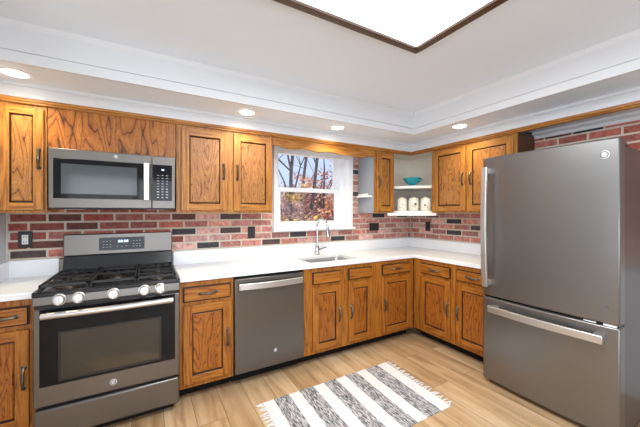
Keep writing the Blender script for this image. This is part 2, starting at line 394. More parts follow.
mortar('mortar', wall_back, [(XL + .005, WX0 - .03, YW + .002, YW + .02, .95, 1.43), (WX0 - .03, WX1 + .06, YW + .002, YW + .02, .95, 1.17), (WX1 + .05, XW + .005, YW + .002, YW + .02, .95, 2.1)])
rb = [((u, y), c) for u, y, c in [(455, 221, K1), (454, 233, K1), (476, 227.5, K2), (580, 128, K1), (600, 139, K2), (547, 137, K3), (437, 214, K3)]]
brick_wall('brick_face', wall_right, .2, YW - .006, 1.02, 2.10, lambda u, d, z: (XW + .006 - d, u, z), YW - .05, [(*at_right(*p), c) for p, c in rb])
mortar('mortar', wall_right, [(XW + .002, XW + .02, .2, YW + .002, .95, 2.12)])

# soffit ring: lowered border under the ceiling, with stepped white trim
SY, SX = 2.284, 2.475
sf = MB()
xs = [XL, SX, 3.15]; ys = [-1.2, SY, 2.965]
sf.grid(xs, ys, lambda x, y: x > SX or y > SY, 2.212, ZC + .0)
struct(sf.build('trim_1', CEIL, bevel=.003)); bpy.data.objects['trim_1']['label'] = 'dropped white soffit around the tray ceiling'
st = MB()           # bead board on the lower part of the soffit face, and a cove at the ceiling
st.box(XL, SX - .02, SY - .02, SY + .002, 2.205, 2.266); st.box(SX - .02, SX + .002, -1.2, SY, 2.205, 2.266); st.box(XL, SX - .012, SY - .012, SY + .002, 2.266, 2.270); st.box(SX - .012, SX + .002, -1.2, SY, 2.266, 2.270)
st.box(XL, SX - .02, SY - .02, SY + .002, 2.270, 2.43); st.box(SX - .02, SX + .002, -1.2, SY, 2.270, 2.43)
st.prism([(SY - .02, 2.40), (SY - .02, ZC), (SY - .034, ZC)], 'x', XL, SX - .02); st.prism([(SX - .02, 2.40), (SX - .02, ZC), (SX - .034, ZC)], 'y', -1.2, SY)
struct(st.build('trim_2', WHITE, weld=False))
# white fascia above the cabinets
fa = MB(); fa.box(XL, XU - .02, YU - .02, YU + .03, 2.115, 2.215); fa.box(XU - .02, XU + .03, -1.2, YU + .03, 2.115, 2.215)
fa.box(XL, XU - .02, YU - .028, YU - .02, 2.190, 2.214); fa.box(XU - .028, XU - .02, -1.2, YU - .02, 2.190, 2.214)
fa.box(XU + .03, XW + .004, -1.2, 1.42, 2.118, 2.2)
struct(fa.build('trim_3', WHITE, bevel=.002))
# thin oak moulding under the fascia
om = MB()
for (o_, z0, z1) in ((.024, 2.098, 2.120), (.016, 2.084, 2.099)):
    om.box(XL, XU - o_, YU - o_, YU + .02, z0, z1); om.box(XU - o_, XU + .02, -1.2, YU + .02, z0, z1, 1)
struct(om.build('trim_4', [OAK_H, oak('oak_along_y', (20, 1.2, 20), LT, MD, (.24, .08, .015), .9, 7)], bevel=.003))
# white crown on the brick over the refrigerator
cw = MB(); cw.prism([(XW + .001, 2.06), (XW + .001, 2.118), (XW - .055, 2.118), (XW - .05, 2.10), (XW - .02, 2.085), (XW - .014, 2.06)], 'y', -1.2, 1.425)
struct(cw.build('trim_5', WHITE))

# ------------------------------------------------------------------ the window over the sink
wf = MB()
Y0, Y1 = 2.925, 3.16      # front edge and back edge of the deep white box
wf.box(WX0 - .035, WX0, Y0, Y1, WZ0, WZ1); wf.box(WX1, WX1 + .055, Y0, Y1, WZ0, WZ1)
wf.box(WX0 - .035, WX1 + .055, Y0, Y1, WZ1, WZ1 + .03); wf.box(WX0, WX1, Y0, Y0 + .025, 2.0, WZ1)
win = struct(wf.build('window_1', TRIMW, bevel=.003))
MB().box(WX0 - .05, WX1 + .075, 2.895, Y1, WZ0 - .026, WZ0).build('sill', TRIMW, win, bevel=.004)
fr = MB()
fr.box(WX0, WX0 + .035, 3.05, 3.15, WZ0, WZ1); fr.box(WX1 - .055, WX1, 3.03, 3.15, WZ0, WZ1); fr.box(WX0, WX1, 3.05, 3.15, WZ0, WZ0 + .02); fr.box(WX0, WX1, 3.05, 3.15, WZ1 - .03, WZ1)
fr.build('window_frame', TRIMW, win, bevel=.002)
def sash(x0, x1, z0, z1, ya, b, nm):
    s = MB(); s.box(x0, x0 + b[0], ya, ya + .04, z0, z1); s.box(x1 - b[1], x1, ya, ya + .04, z0, z1)
    s.box(x0 + b[0], x1 - b[1], ya, ya + .04, z0, z0 + b[2]); s.box(x0 + b[0], x1 - b[1], ya, ya + .04, z1 - b[3], z1)
    o = s.build(nm, TRIMW, win, bevel=.003)
    return o
g = bpy.data.materials.new('window_glass'); g.use_nodes = True; gt = g.node_tree; gt.nodes.clear()
go = gt.nodes.new('ShaderNodeOutputMaterial'); gtr = gt.nodes.new('ShaderNodeBsdfTransparent'); ggl = gt.nodes.new('ShaderNodeBsdfGlossy'); gm = gt.nodes.new('ShaderNodeMixShader')
ggl.inputs['Roughness'].default_value = .02; gm.inputs[0].default_value = .05
gt.links.new(gtr.outputs[0], gm.inputs[1]); gt.links.new(ggl.outputs[0], gm.inputs[2]); gt.links.new(gm.outputs[0], go.inputs[0])
s1 = sash(WX0 + .035, WX1 - .055, WZ0 + .02, 1.655, 3.055, (.05, .05, .05, .045), 'lower_sash')
s2 = sash(WX0 + .035, WX1 - .055, 1.615, WZ1 - .02, 3.098, (.045, .045, .04, .03), 'upper_sash')
MB().box(WX0 + .08, WX1 - .1, 3.073, 3.077, WZ0 + .06, 1.62).build('pane', g, s1)
MB().box(WX0 + .075, WX1 - .095, 3.116, 3.12, 1.645, WZ1 - .045).build('pane', g, s2)
MB().box(1.60, 1.66, 3.04, 3.055, 1.645, 1.66).build('sash_lock', TRIMW, s1, bevel=.003)

# windows of the room behind the camera; the side one is added for its light
def slats(x0, x1, z0, z1, y):
    m = MB(); z = z0
    while z < z1: m.hexa([(x0, y - .02, z), (x1, y - .02, z), (x1, y - .019, z), (x0, y - .019, z), (x0, y + .02, z + .018), (x1, y + .02, z + .018), (x1, y + .021, z + .02), (x0, y + .021, z + .02)]); z += .045
    return m
w2 = MB()
for a, b in ((-1.5, -1.42), (-.24, -.16), (1.02, 1.1)): w2.box(a, b, -2.72, -2.62, .12, 2.25)
w2.box(-1.42, 1.02, -2.72, -2.62, .12, .22); w2.box(-1.42, 1.02, -2.72, -2.62, 2.15, 2.25)
win2 = struct(w2.build('window_2', TRIMW, bevel=.004))
slats(-1.42, -.24, .25, 2.15, -2.66).build('blind', WHITE, win2)
w3 = MB(); w3.box(-2.93, -2.84, -1.4, -1.33, .4, 2.2); w3.box(-2.93, -2.84, .73, .8, .4, 2.2); w3.box(-2.93, -2.84, -1.33, .73, .4, .48); w3.box(-2.93, -2.84, -1.33, .73, 2.12, 2.2); w3.box(-2.93, -2.84, -.33, -.27, .48, 2.12)
struct(w3.build('added_side_window', TRIMW, bevel=.004))

# ------------------------------------------------------------------ cabinet parts (local frame: front faces -y, face frame at y = 0)
_pull = {}
def pull(parent, x, y, z, vert, L=.140, label=None):
    """antique cast pull: backplate, two feet, arched grip"""
    key = (vert, L)
    if key not in _pull:
        m = MB(); h = L / 2
        def P(a, o, c=0): return (c, -o, a) if vert else (a, -o, c)
        pts = [P(-h + .012 + (L - .024) * i / 12, .006 + .020 * math.sin(math.pi * i / 12) ** .6) for i in range(13)]
        rr = [.0068 + .0035 * math.sin(math.pi * i / 12) ** 4 for i in range(13)]
        m.tube(pts, rr, 8)
        for sgn in (-1, 1):
            prof = [(.0125, 0), (.0135, .002), (.009, .005), (.006, .010)]
            c = P(sgn * (h - .012), 0); m.lathe(prof, (c[0], 0, c[2]), 12, axis='y')
            prof = [(.0065, 0), (.007, .003), (.003, .005)]
            c = P(sgn * (h - .002), 0); m.lathe(prof, (c[0], 0, c[2]), 10, axis='y')
        _pull[key] = m.build('handle', PEWTER)
        o = _pull[key]
    else:
        o = _pull[key].copy(); C.objects.link(o)
    o.parent = parent; o.location = (x, y, z)
    return o
def door(parent, x0, x1, z0, z1, hx, hz, base=False, st=.056):
    t = .020
    d = MB()
    d.box(x0, x0 + st, -t, -.001, z0, z1, 0); d.box(x1 - st, x1, -t, -.001, z0, z1, 0)
    d.box(x0 + st, x1 - st, -t, -.001, z0, z0 + st, 1); d.box(x0 + st, x1 - st, -t, -.001, z1 - st, z1, 1)
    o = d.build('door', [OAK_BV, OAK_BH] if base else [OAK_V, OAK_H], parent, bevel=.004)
    a0, a1, c0, c1 = x0 + st, x1 - st, z0 + st, z1 - st
    p = MB(); e = .0105; q = .016
    ring = lambda k, y: [(a0 + k, y, c0 + k), (a1 - k, y, c0 + k), (a1 - k, y, c1 - k), (a0 + k, y, c1 - k)]
    A, B, D = ring(0, -.0185), ring(e * .5, -.009), ring(e, -.011)
    E = ring(q, -.0165)
    def strip(U, V, mi):
        for i in range(4): p.face([U[i], U[(i + 1) % 4], V[(i + 1) % 4], V[i]], mi)
    strip(A, B, 1); strip(B, D, 1); strip(D, E, 0); p.face(E, 0)
    pb = ring(0, -.002); p.face(list(reversed(pb)), 0); strip(pb, A, 0)
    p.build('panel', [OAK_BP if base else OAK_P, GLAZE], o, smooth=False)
    if hx is not None: pull(o, hx, -t, hz, True)
    return o
def drawer(parent, x0, x1, z0, z1, handle=True, nm='drawer'):
    d = MB(); t = .020; e = .009
    F = [(x0 + e, -t, z0 + e), (x1 - e, -t, z0 + e), (x1 - e, -t, z1 - e), (x0 + e, -t, z1 - e)]
    G = [(x0 + .003, -.012, z0 + .003), (x1 - .003, -.012, z0 + .003), (x1 - .003, -.012, z1 - .003), (x0 + .003, -.012, z1 - .003)]
    H = [(x0, -.012, z0), (x1, -.012, z0), (x1, -.012, z1), (x0, -.012, z1)]
    K = [(x0, -.001, z0), (x1, -.001, z0), (x1, -.001, z1), (x0, -.001, z1)]
    d.face(F, 0)
    for U, V, mi in ((F, G, 1), (G, H, 1), (H, K, 1)):
        for i in range(4): d.face([U[i], U[(i + 1) % 4], V[(i + 1) % 4], V[i]], mi)
    d.face(list(reversed(K)), 0)
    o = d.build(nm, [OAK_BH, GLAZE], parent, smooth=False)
    if handle: pull(o, (x0 + x1) / 2, -t, (z0 + z1) / 2, False, .135)
    return o
def base_cabinet(label, loc, rz, W, depth=.57, zt=.876):
    c = thing('base_cabinet', label, 'cabinet', loc, rz)
    b = MB(); b.box(0, W, 0, .02, .10, zt, 0); b.box(.001, .019, .02, depth, .10, zt - .001); b.box(W - .019, W - .001, .02, depth, .10, zt - .001); b.box(.019, W - .019, .02, depth, .10, .12); b.box(.019, W - .019, depth - .01, depth, .12, zt - .001)
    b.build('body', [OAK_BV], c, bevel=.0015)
    MB().box(.0, W, .110, depth, 0, .10).build('toe_kick', TOE, c)
    return c
def upper_cabinet(label, loc, rz, W, z0=1.375, z1=2.09, depth=.295, sides=None):
    c = thing('wall_cabinet', label, 'cabinet', loc, rz)
    zb = loc[2]
    b = MB(); b.box(0, W, 0, .02, z0 - zb, z1 - zb, 0); b.box(.001, W - .001, .02, depth, z0 + .012 - zb, z1 - zb, 0)
    b.build('body', [OAK_V], c, bevel=.0015)
    return c
DB, DT, RB, RT = .135, .700, .728, .838      # base doors and drawers
UB, UT = 1.395, 2.060

# ---- base run
c = base_cabinet('oak base cabinet with one drawer and one door, between left wall and range', (XL + .003, YB, 0), 0, .296)
door(c, .052, .27, DB, DT, .248, .425, True); drawer(c, .052, .27, RB, RT)
c = base_cabinet('narrow oak base cabinet with drawer and door between range and dishwasher', (.203, YB, 0), 0, .383)
door(c, .022, .360, DB, DT, .334, .425, True); drawer(c, .022, .360, RB, RT)
c = base_cabinet('oak sink base cabinet with two doors and two handleless false drawer fronts', (1.200, YB, 0), 0, .820)
door(c, .085, .391, DB, DT, .366, .425, True); door(c, .478, .763, DB, DT, .503, .425, True)
drawer(c, .085, .391, RB, RT, False, 'false_drawer_front'); drawer(c, .478, .763, RB, RT, False, 'false_drawer_front')
c = base_cabinet('oak base cabinet with drawer and door filling the inside corner right of the sink', (2.022, YB, 0), 0, .545)
door(c, .080, .478, DB, DT, .105, .425, True); drawer(c, .080, .478, RB, RT)
c = base_cabinet('oak base cabinet on right wall beside the inside corner, handle at its right', (XB, YB + .0, 0), -R(90), .517)
door(c, .105, .470, DB, DT, .445, .425, True); drawer(c, .105, .470, RB, RT)
c = base_cabinet('oak base cabinet on right wall next to the refrigerator, partly hidden by it', (XB, 1.850, 0), -R(90), .372)
door(c, .018, .355, DB, DT, .042, .425, True); drawer(c, .018, .355, RB, RT)

# ---- wall cabinets
c = upper_cabinet('oak wall cabinet with one door at far left beside the microwave', (XL + .003, YU, 1.375), 0, .284)
door(c, .056, .271, UB - 1.375, UT - 1.375, .248, .355, st=.047)
c = thing('wall_cabinet', 'flat oak plywood panel cabinet directly above the microwave', 'cabinet', (-.574, YU, 1.81))
MB().box(.0, .774, 0, .295, 0, .28).build('body', OAK_PLY, c, bevel=.0015)
c = upper_cabinet('oak wall cabinet with two doors between microwave and window', (.204, YU, 1.375), 0, .814)
door(c, .034, .397, .02, .685, .366, .35); door(c, .450, .803, .02, .685, .482, .35)
c = upper_cabinet('narrow oak wall cabinet with one door between window and open corner shelves', (2.245, YU, 1.375), 0, .300)
door(c, .030, .285, .02, .685, .052, .35)
sp = MB().box(-.004, .0, .012, .295, .0, .715).build('side_panel', plain('grey_satin_side', (.30, .32, .36), .25), c)
sp['label'] = 'smooth grey side panel facing the window'
c = upper_cabinet('oak wall cabinet with two doors on right wall left of the refrigerator top', (XU, 2.346, 1.375), -R(90), .918)
door(c, .043, .433, .02, .685, .403, .35); door(c, .447, .895, .02, .685, .490, .35)
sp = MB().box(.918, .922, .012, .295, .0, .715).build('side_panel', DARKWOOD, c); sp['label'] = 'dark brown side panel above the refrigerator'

# ---- scalloped valance board over the window
VAL = [(1.020, 2.09), (1.020, None)]
def vx(u, y):
    dx = (u - 320) / 300; d = YU / (.866 - .5 * dx); return (d * (.5 + .866 * dx), 1.38 - (y - 212.3) / 300 * d)
low = [vx(*p) for p in [(274.7, 145.3), (280, 146), (287.6, 148.4), (294.6, 149.4), (304, 148.8), (311, 150), (315, 151.5), (319.2, 152.5), (327.4, 151.7), (335.6, 153.1), (341.5, 154.6), (347, 155.2), (353, 155.9), (359, 157.6), (364.6, 157.3), (370, 156)]]
low = [(1.020, low[0][1])] + low + [(2.243, low[-1][1] - .012)]
vb = MB().prism(low + [(2.243, 2.085), (1.020, 2.085)], 'y', YU, YU + .02).build('window_valance', OAK_H, bevel=.002)
tag(vb, 'oak valance board with a wavy lower edge above the window', 'valance')

# ---- small white quarter-round shelf on the cabinet side by the window
q = MB(); pts = [(2.2405 - .075 * math.sin(R(t)) ** .7, YW - .145 - .125 * math.cos(R(t))) for t in range(180, -1, -12)]
q.prism(pts, 'z', 1.555, 1.575)
q.prism([(2.240, YW - .02), (2.240, YW - .20), (2.228, YW - .20), (2.228, YW - .02)], 'z', 1.575, 1.600)
tag(q.build('corner_bracket_shelf', SHELFW, bevel=.003), 'small white rounded shelf on the grey cabinet side beside the window', 'shelf')

# ---- open corner shelf unit
cs = thing('corner_shelf_unit', 'open white corner shelves between the two oak wall cabinets', 'shelf', (2.85, 2.65, 1.345))
def L3(m, nm, mt, bv=0): 
    for i, v in enumerate(m.v): m.v[i] = (v[0] - 2.85, v[1] - 2.65, v[2] - 1.345)
    return m.build(nm, mt, cs, bevel=bv)
L3(MB().box(2.549, XW - .006, YW - .012, YW - .006, 1.40, 2.09), 'back_panel', CREAM)
L3(MB().box(XW - .012, XW - .006, 2.352, YW - .012, 1.40, 2.09), 'back_panel', CREAM)
def shelf_poly(a, b, bulge, grow=0, n=10):
    A, B = Vector(a), Vector(b); nrm = Vector((-(B - A).y, (B - A).x)).normalized()
    if nrm.dot(Vector((-1, -1))) < 0: nrm = -nrm
    pts = [tuple(A.lerp(B, i / n) + nrm * bulge * math.sin(math.pi * i / n)) for i in range(n + 1)]
    return pts
poly = shelf_poly((2.552, 2.66), (2.85, 2.352), .03) + [(XW - .013, 2.352), (XW - .013, YW - .013), (2.552, YW - .013)]
L3(MB().prism(poly, 'z', 1.660, 1.690), 'shelf', SHELFW, .003)
bot = MB().prism(shelf_poly((2.43, 2.635), (2.825, 2.270), .05) + [(XW - .008, 2.50), (XW - .008, YW - .008), (2.71, YW - .008)], 'z', 1.340, 1.3735)
bot.prism(poly, 'z', 1.3735, 1.398)
L3(bot, 'shelf', SHELFW, .004)
L3(MB().prism([(2.551, 2.672), (2.862, 2.672), (2.862, 2.352), (XW - .007, 2.352), (XW - .007, YW - .007), (2.551, YW - .007)], 'z', 2.086, 2.112), 'top_board', CREAM)

# teal bowl and canisters
def at_z(u, y, z):
    dx = (u - 320) / 300; d = 300 * (1.38 - z) / (y - 212.3); return d * (.5 + .866 * dx), d * (.866 - .5 * dx)
def along(u, d):
    dx = (u - 320) / 300; return d * (.5 + .866 * dx), d * (.866 - .5 * dx)
bx, by = along(412, 3.62)
bowl = thing('bowl', 'teal glazed bowl with a fluted rim on the upper corner shelf', 'bowl', (bx, by, 1.690))
wob = lambda t, h: 1 + .07 * (h / .1) * math.cos(8 * t)
MB().lathe([(.03, 0), (.040, .002), (.042, .010), (.034, .016), (.06, .030), (.082, .055), (.095, .085), (.104, .102), (.100, .103), (.088, .083), (.070, .05), (.02, .028)], (0, 0, 0), 48, wob=wob).build('body', TEAL, bowl)
hd = MB(); dv = Vector((.866, -.5, 0))
hd.tube([dv * (.088 + .032 * math.sin(math.pi * i / 10)) + Vector((0, 0, .055 + .048 * i / 10)) for i in range(11)], .006, 8); hd.build('handle', TEAL, bowl)
# canisters
def canister(u, d, label, spots, lidcol=CERAM):
    x, y = along(u, d)
    k = thing('canister', label, 'canister', (x, y, 1.398), 0, 'painted canisters on the bottom corner shelf')
    MB().lathe([(.050, 0), (.056, .004), (.058, .03), (.058, .115), (.055, .122)], n=28).build('body', CERAM, k)
    MB().lathe([(.057, .122), (.058, .130), (.052, .143), (.034, .153), (.016, .157), (.015, .163), (.003, .165)], n=24).build('lid', CERAM, k)
    if spots:
        m = MB(); ang = math.atan2(-y, -x)
        for (cx, cy, rx, ry, rot, mi, lift) in spots:
            r = .0586 + lift; pts = []
            for i in range(16):
                t = 2 * math.pi * i / 16; a, b = 1.4 * rx * math.cos(t), 1.4 * ry * math.sin(t)
                X, Z = cx + a * math.cos(rot) - b * math.sin(rot), cy + a * math.sin(rot) + b * math.cos(rot)
                th = ang + X / r; pts.append((r * math.cos(th), r * math.sin(th), Z))
            m.face(pts, mi)
        m.build('painted_bird', [plain('bird_dark', (.05, .04, .045), .5), plain('bird_orange', (.65, .20, .04), .5), plain('bird_grey', (.35, .34, .30), .5), plain('leaf_green', (.42, .47, .36), .5)], k, smooth=False)
canister(402, 3.60, 'cream canister with pale grey green flowers, leftmost of three', [(0, .055, .022, .012, .6, 3, 0), (.012, .075, .014, .008, -.5, 3, .0004), (-.015, .04, .014, .006, .2, 3, .0004)])
canister(413.5, 3.56, 'cream canister painted with an orange breasted bird, middle of three', [(0, .05, .026, .015, .5, 1, 0), (.012, .066, .022, .011, .7, 0, .0004), (.020, .078, .009, .008, 0, 0, .0008), (-.01, .03, .03, .003, .2, 2, .0004)])
canister(425.5, 3.52, 'cream canister painted with a small grey bird, rightmost of three', [(.006, .055, .020, .008, -.7, 2, 0), (-.004, .066, .008, .007, 0, 0, .0004), (0, .035, .026, .003, -.2, 3, .0004)])

# ------------------------------------------------------------------ counters
ct = MB(); ct.grid([XL + .002, -.572], [2.35, YW - .003], lambda x, y: True, .8765, .914)
o = ct.build('countertop', QUARTZ, bevel=.004); tag(o, 'short white quartz countertop left of the range', 'countertop')
m = MB(); m.box(XL + .002, -.572, YW - .024, YW - .001, .914, 1.034); m.box(XL + .002, XL + .022, 2.37, YW - .024, .914, 1.034)
m.build('backsplash', QUARTZ, o, bevel=.002)
hx0, hx1, hy0, hy1 = 1.30, 1.875, 2.44, 2.83
ct = MB(); ct.grid([.203, hx0, hx1, 2.557, XW - .003], [1.478, 2.35, hy0, hy1, YW - .003], lambda x, y: (y > 2.35 or x > 2.557) and not (hx0 < x < hx1 and hy0 < y < hy1), .8765, .914)
o = ct.build('countertop', QUARTZ, bevel=.004); tag(o, 'long white quartz countertop around the corner with the sink cut into it', 'countertop')
m = MB(); m.box(.203, XW - .024, YW - .024, YW - .001, .914, 1.034); m.box(XW - .024, XW - .001, 1.478, YW - .001, .914, 1.034)
m.build('backsplash', QUARTZ, o, bevel=.002)

# sink
sk = thing('sink', 'undermount stainless steel sink set in the white counter below the window', 'sink', ((hx0 + hx1) / 2, (hy0 + hy1) / 2, .70))
def rr(w, h, r, n=6):
    return [(sx_ * (w - r) + r * math.cos(t), sy_ * (h - r) + r * math.sin(t)) for sx_, sy_, t0 in ((1, 1, 0), (-1, 1, 90), (-1, -1, 180), (1, -1, 270)) for t in [R(t0 + 90 * i / n) for i in range(n + 1)]]
W2, H2 = (hx1 - hx0) / 2, (hy1 - hy0) / 2
b = MB(); rings = []
for (w_, h_, r_, z_) in ((W2 + .012, H2 + .012, .05, .1755), (W2 - .006, H2 - .006, .06, .1755), (W2 - .012, H2 - .012, .06, .165), (W2 - .018, H2 - .018, .06, .02), (W2 - .04, H2 - .04, .05, .002), (.045, .045, .044, .0)):
    rings.append([(x, y, z_) for x, y in rr(w_, h_, r_)])
for U, V in zip(rings, rings[1:]):
    n = len(U)
    for i in range(n): b.face([U[i], U[(i + 1) % n], V[(i + 1) % n], V[i]])
b.face(rings[-1])
ob = b.build('basin', SINKM, sk); so = ob.modifiers.new('thick', 'SOLIDIFY'); so.thickness = .002; so.offset = -1
MB().lathe([(.040, .0005), (.042, .003), (.034, .004), (.030, .002), (.01, .0015)], n=24).build('drain', CHROME, sk)

# faucet
fx, fy = 1.625, 2.875
fc = thing('faucet', 'chrome gooseneck pull-down faucet behind the sink', 'faucet', (fx, fy, .914))
MB().lathe([(.030, 0), (.030, .006), (.024, .012), (.022, .05), (.021, .085), (.0175, .095), (.0165, .10)], n=24).build('base', CHROME, fc)
neck = [(0, 0, .09), (0, 0, .20)] + [(0, -.078 + .078 * math.cos(R(t)), .315 + .078 * math.sin(R(t))) for t in range(0, 181, 12)] + [(0, -.156, .30)]
neck = [(p[1] * -.25, p[1] * .97, p[2]) for p in neck]
MB().tube(neck, .0115, 14).build('neck', CHROME, fc)
e = neck[-1]
MB().tube([(e[0], e[1], .305), (e[0], e[1], .29), (e[0] + .002, e[1] - .008, .225), (e[0] + .003, e[1] - .011, .205)], [.0135, .016, .018, .0165], 14).build('spray_head', CHROME, fc)
MB().tube([(.018, -.004, .055), (.045, -.012, .062), (.075, -.022, .075), (.10, -.03, .082)], [.010, .0085, .007, .006], 10).build('lever_handle', CHROME, fc)

# ------------------------------------------------------------------ range
rg = thing('gas_range', 'slate gas range with five knobs and black oven glass', 'range', (-.182, 2.29, 0))
ox, oy = -.182, 2.29
HW = .378
def add(m, nm, mt, bv=0, par=None, off=(0, 0, 0), sm=True):
    o = m.build(nm, mt, par or rg, bevel=bv, smooth=sm); return o
# body at local coordinates: front of the door at y = 0, x from -HW to HW
add(MB().box(-HW, HW, .045, .655, .06, .905), 'body', SLATE_SIDE, .003)
add(MB().box(-HW + .03, HW - .03, .08, .62, 0, .06), 'toe_base', TOE)
dr = add(MB().box(-HW, HW, .0, .044, .06, .238), 'storage_drawer', SLATE, .012)
od = MB(); od.box(-HW, HW, .0, .044, .256, .822); od = add(od, 'oven_door', SLATE, .006)
add(MB().box(-HW + .027, HW - .027, -.003, .004, .372, .818), 'glass', BLKG, .002, od)
gw, gz0, gz1 = .255, .402, .668
fm = MB(); 
for (a, b_, c_, d_) in ((-gw - .012, -gw, gz0 - .012, gz1 + .012), (gw, gw + .012, gz0 - .012, gz1 + .012), (-gw, gw, gz0 - .012, gz0), (-gw, gw, gz1, gz1 + .012)): fm.box(a, b_, -.0055, -.002, c_, d_)
add(fm, 'window_border', BLK, 0, od)
OVW = plain('oven_window_glass', (.035, .028, .018), .08, 0, spec=.5)
add(MB().box(-gw, gw, -.0045, -.002, gz0, gz1), 'viewing_window', OVW, 0, od)
hb = MB(); n = 20
hb.tube([(-.335 + .67 * i / n, -.042 - .012 * math.sin(math.pi * i / n), .790) for i in range(n + 1)], .0185, 14)
for s_ in (-1, 1): hb.tube([(s_ * .318, 0, .790), (s_ * .318, -.044, .790)], .012, 12)
add(hb, 'door_handle', STEEL, 0, od)
def badge(par, x, y, z, r, name='badge', rot=(R(90), 0, 0)):
    m = MB().lathe([(r, 0), (r, .0012), (r * .93, .0022), (r * .3, .0024)], (0, 0, 0), 28, axis='y')
    o = m.build(name, BADGE, par); o.location = (x, y, z)
    ring = MB(); ring.lathe([(r * .84, .0023), (r * .84, .0027), (r * .79, .0027), (r * .79, .0023)], (0, 0, 0), 28, axis='y')
    ring.build('badge_ring', SLATE_SIDE, o)
    text_mesh(None, 'GE', r * 1.05, o, SLATE_SIDE, (0, -.0027, 0), (R(90), 0, 0), 'monogram', .0004)
    return o
badge(od, .0, -.001, .310, .019)
# control panel, tilted
cp = MB(); cp.prism([(-.020, .846), (-.017, .897), (.05, .897), (.05, .846)], 'x', -HW, HW); cp = add(cp, 'control_panel', SLATE, .004)
add(MB().box(-HW + .004, HW - .004, .004, .05, .822, .846), 'vent_gap', BLK)
def range_x(u, Y):
    dx = (u - 320) / 300; return Y * (.5 + .866 * dx) / (.866 - .5 * dx)
kb = MB(); kb.lathe([(.034, 0), (.034, .006), (.028, .009), (.0265, .026), (.024, .030), (.01, .031)], n=28, axis='y')
kb.box(-.0045, .0045, -.040, -.02, -.026, .026)
k0 = None
for u in (58.6, 78, 113.3, 144.4, 160.4):
    if k0 is None: k0 = o = kb.build('knob', STEEL, rg, bevel=.001)
    else: o = k0.copy(); C.objects.link(o)
    o.location = (range_x(u, oy - .03) - ox, -.0175, .872); o.rotation_euler = (R(-3), 0, 0)
# cooktop
ckt = MB(); ckt.box(-HW - .002, HW + .002, -.020, .60, .897, .917)
for a in ((-HW - .002, HW + .002, -.018, .0), (-HW - .002, HW + .002, .585, .60), (-HW - .002, -HW + .018, 0, .585), (HW - .018, HW + .002, 0, .585)): ckt.box(*a, .917, .924)
ckt = add(ckt, 'cooktop', BLK, .003)
for (x, y, r) in ((-.25, .14, .047), (-.25, .43, .037), (0, .285, .04), (.25, .14, .042), (.25, .43, .033)):
    bn = MB().lathe([(r + .012, 0), (r + .010, .008), (r, .010), (r, .016), (r * .6, .017)], (x, y, .917), 24).build('burner', STEEL if 0 else PEWTER, rg)
    MB().lathe([(r * .9, .016), (r * .92, .023), (r * .8, .026), (r * .2, .027)], (x, y, .917), 24).build('burner_cap', IRON, bn)
def grate(x0, x1, burners):
    g_ = MB(); y0, y1, z0, z1 = .012, .572, .943, .957; t = .011
    for y in (y0, y1 - t): g_.box(x0, x1, y, y + t, z0, z1)
    for x in (x0, x1 - t): g_.box(x, x + t, y0, y1, z0, z1)
    g_.box(x0, x1, .285, .285 + t, z0, z1)
    for (bx_, by_) in burners:
        for k in range(4):
            a = R(45 + 90 * k) if False else R(90 * k)
            c_, s_ = math.cos(a), math.sin(a)
            L_ = ((x1 - x0) / 2 - .004) if k % 2 == 0 else .135
            p0 = (bx_ + c_ * .022, by_ + s_ * .022, z1 - .006); p1 = (bx_ + c_ * L_, by_ + s_ * L_, z1 - .006)
            g_.tube([p0, p1], .0062, 6)
        for k in range(4):
            a = R(45 + 90 * k); p0 = (bx_ + math.cos(a) * .045, by_ + math.sin(a) * .045, z1 - .006); p1 = (bx_ + math.cos(a) * .10, by_ + math.sin(a) * .115, z1 - .006)
            g_.tube([p0, p1], .005, 6)
    for x in (x0 + .006, x1 - .006):
        for y in (y0 + .006, y1 - .006): g_.cyl((x, y, .9175), (x, y, .95), .008, .007, 8)
    add(g_, 'grate', IRON)
grate(-HW + .02, -.128, [(-.25, .14), (-.25, .43)]); grate(-.122, .122, [(0, .285)]); grate(.128, HW - .02, [(.25, .14), (.25, .43)])
# backguard
bgp = MB(); bgp.prism([(.600, 1.050), (.606, 1.212), (.640, 1.212), (.655, 1.19), (.655, 1.050)], 'x', -.358, .372); bgp = add(bgp, 'backguard', SLATE, .006)
add(MB().prism([(.560, .924), (.585, .99), (.603, 1.050), (.650, 1.050), (.650, .924)], 'x', -.356, .370), 'backguard_base', BLK, .006)
px0, px1 = range_x(99, 2.89) - ox, range_x(144.5, 2.89) - ox
dm = MB(); 
for i in range(4): dm.box(px0 + .125 + i * .017 + (.004 if i > 1 else 0), px0 + .137 + i * .017 + (.004 if i > 1 else 0), .5945, .597, 1.140, 1.158)
add(dm, 'clock_digits', DISPLAY, 0, bgp)
dm = MB().box(px0, px1, .596, .612, 1.080, 1.180)
for (dx_, dz) in [(.03 + .022 * i, z) for i in range(3) for z in (1.105, 1.125, 1.15)] + [(.23 + .022 * i, z) for i in range(3) for z in (1.105, 1.125, 1.15)] + [(.12, 1.11), (.15, 1.105), (.18, 1.11)]:
    dm.box(px0 + dx_ - .005, px0 + dx_ + .005, .595, .597, dz - .0018, dz + .0018, 1)
add(dm, 'control_display', [BLKG, GREY_MARK], 0, bgp)

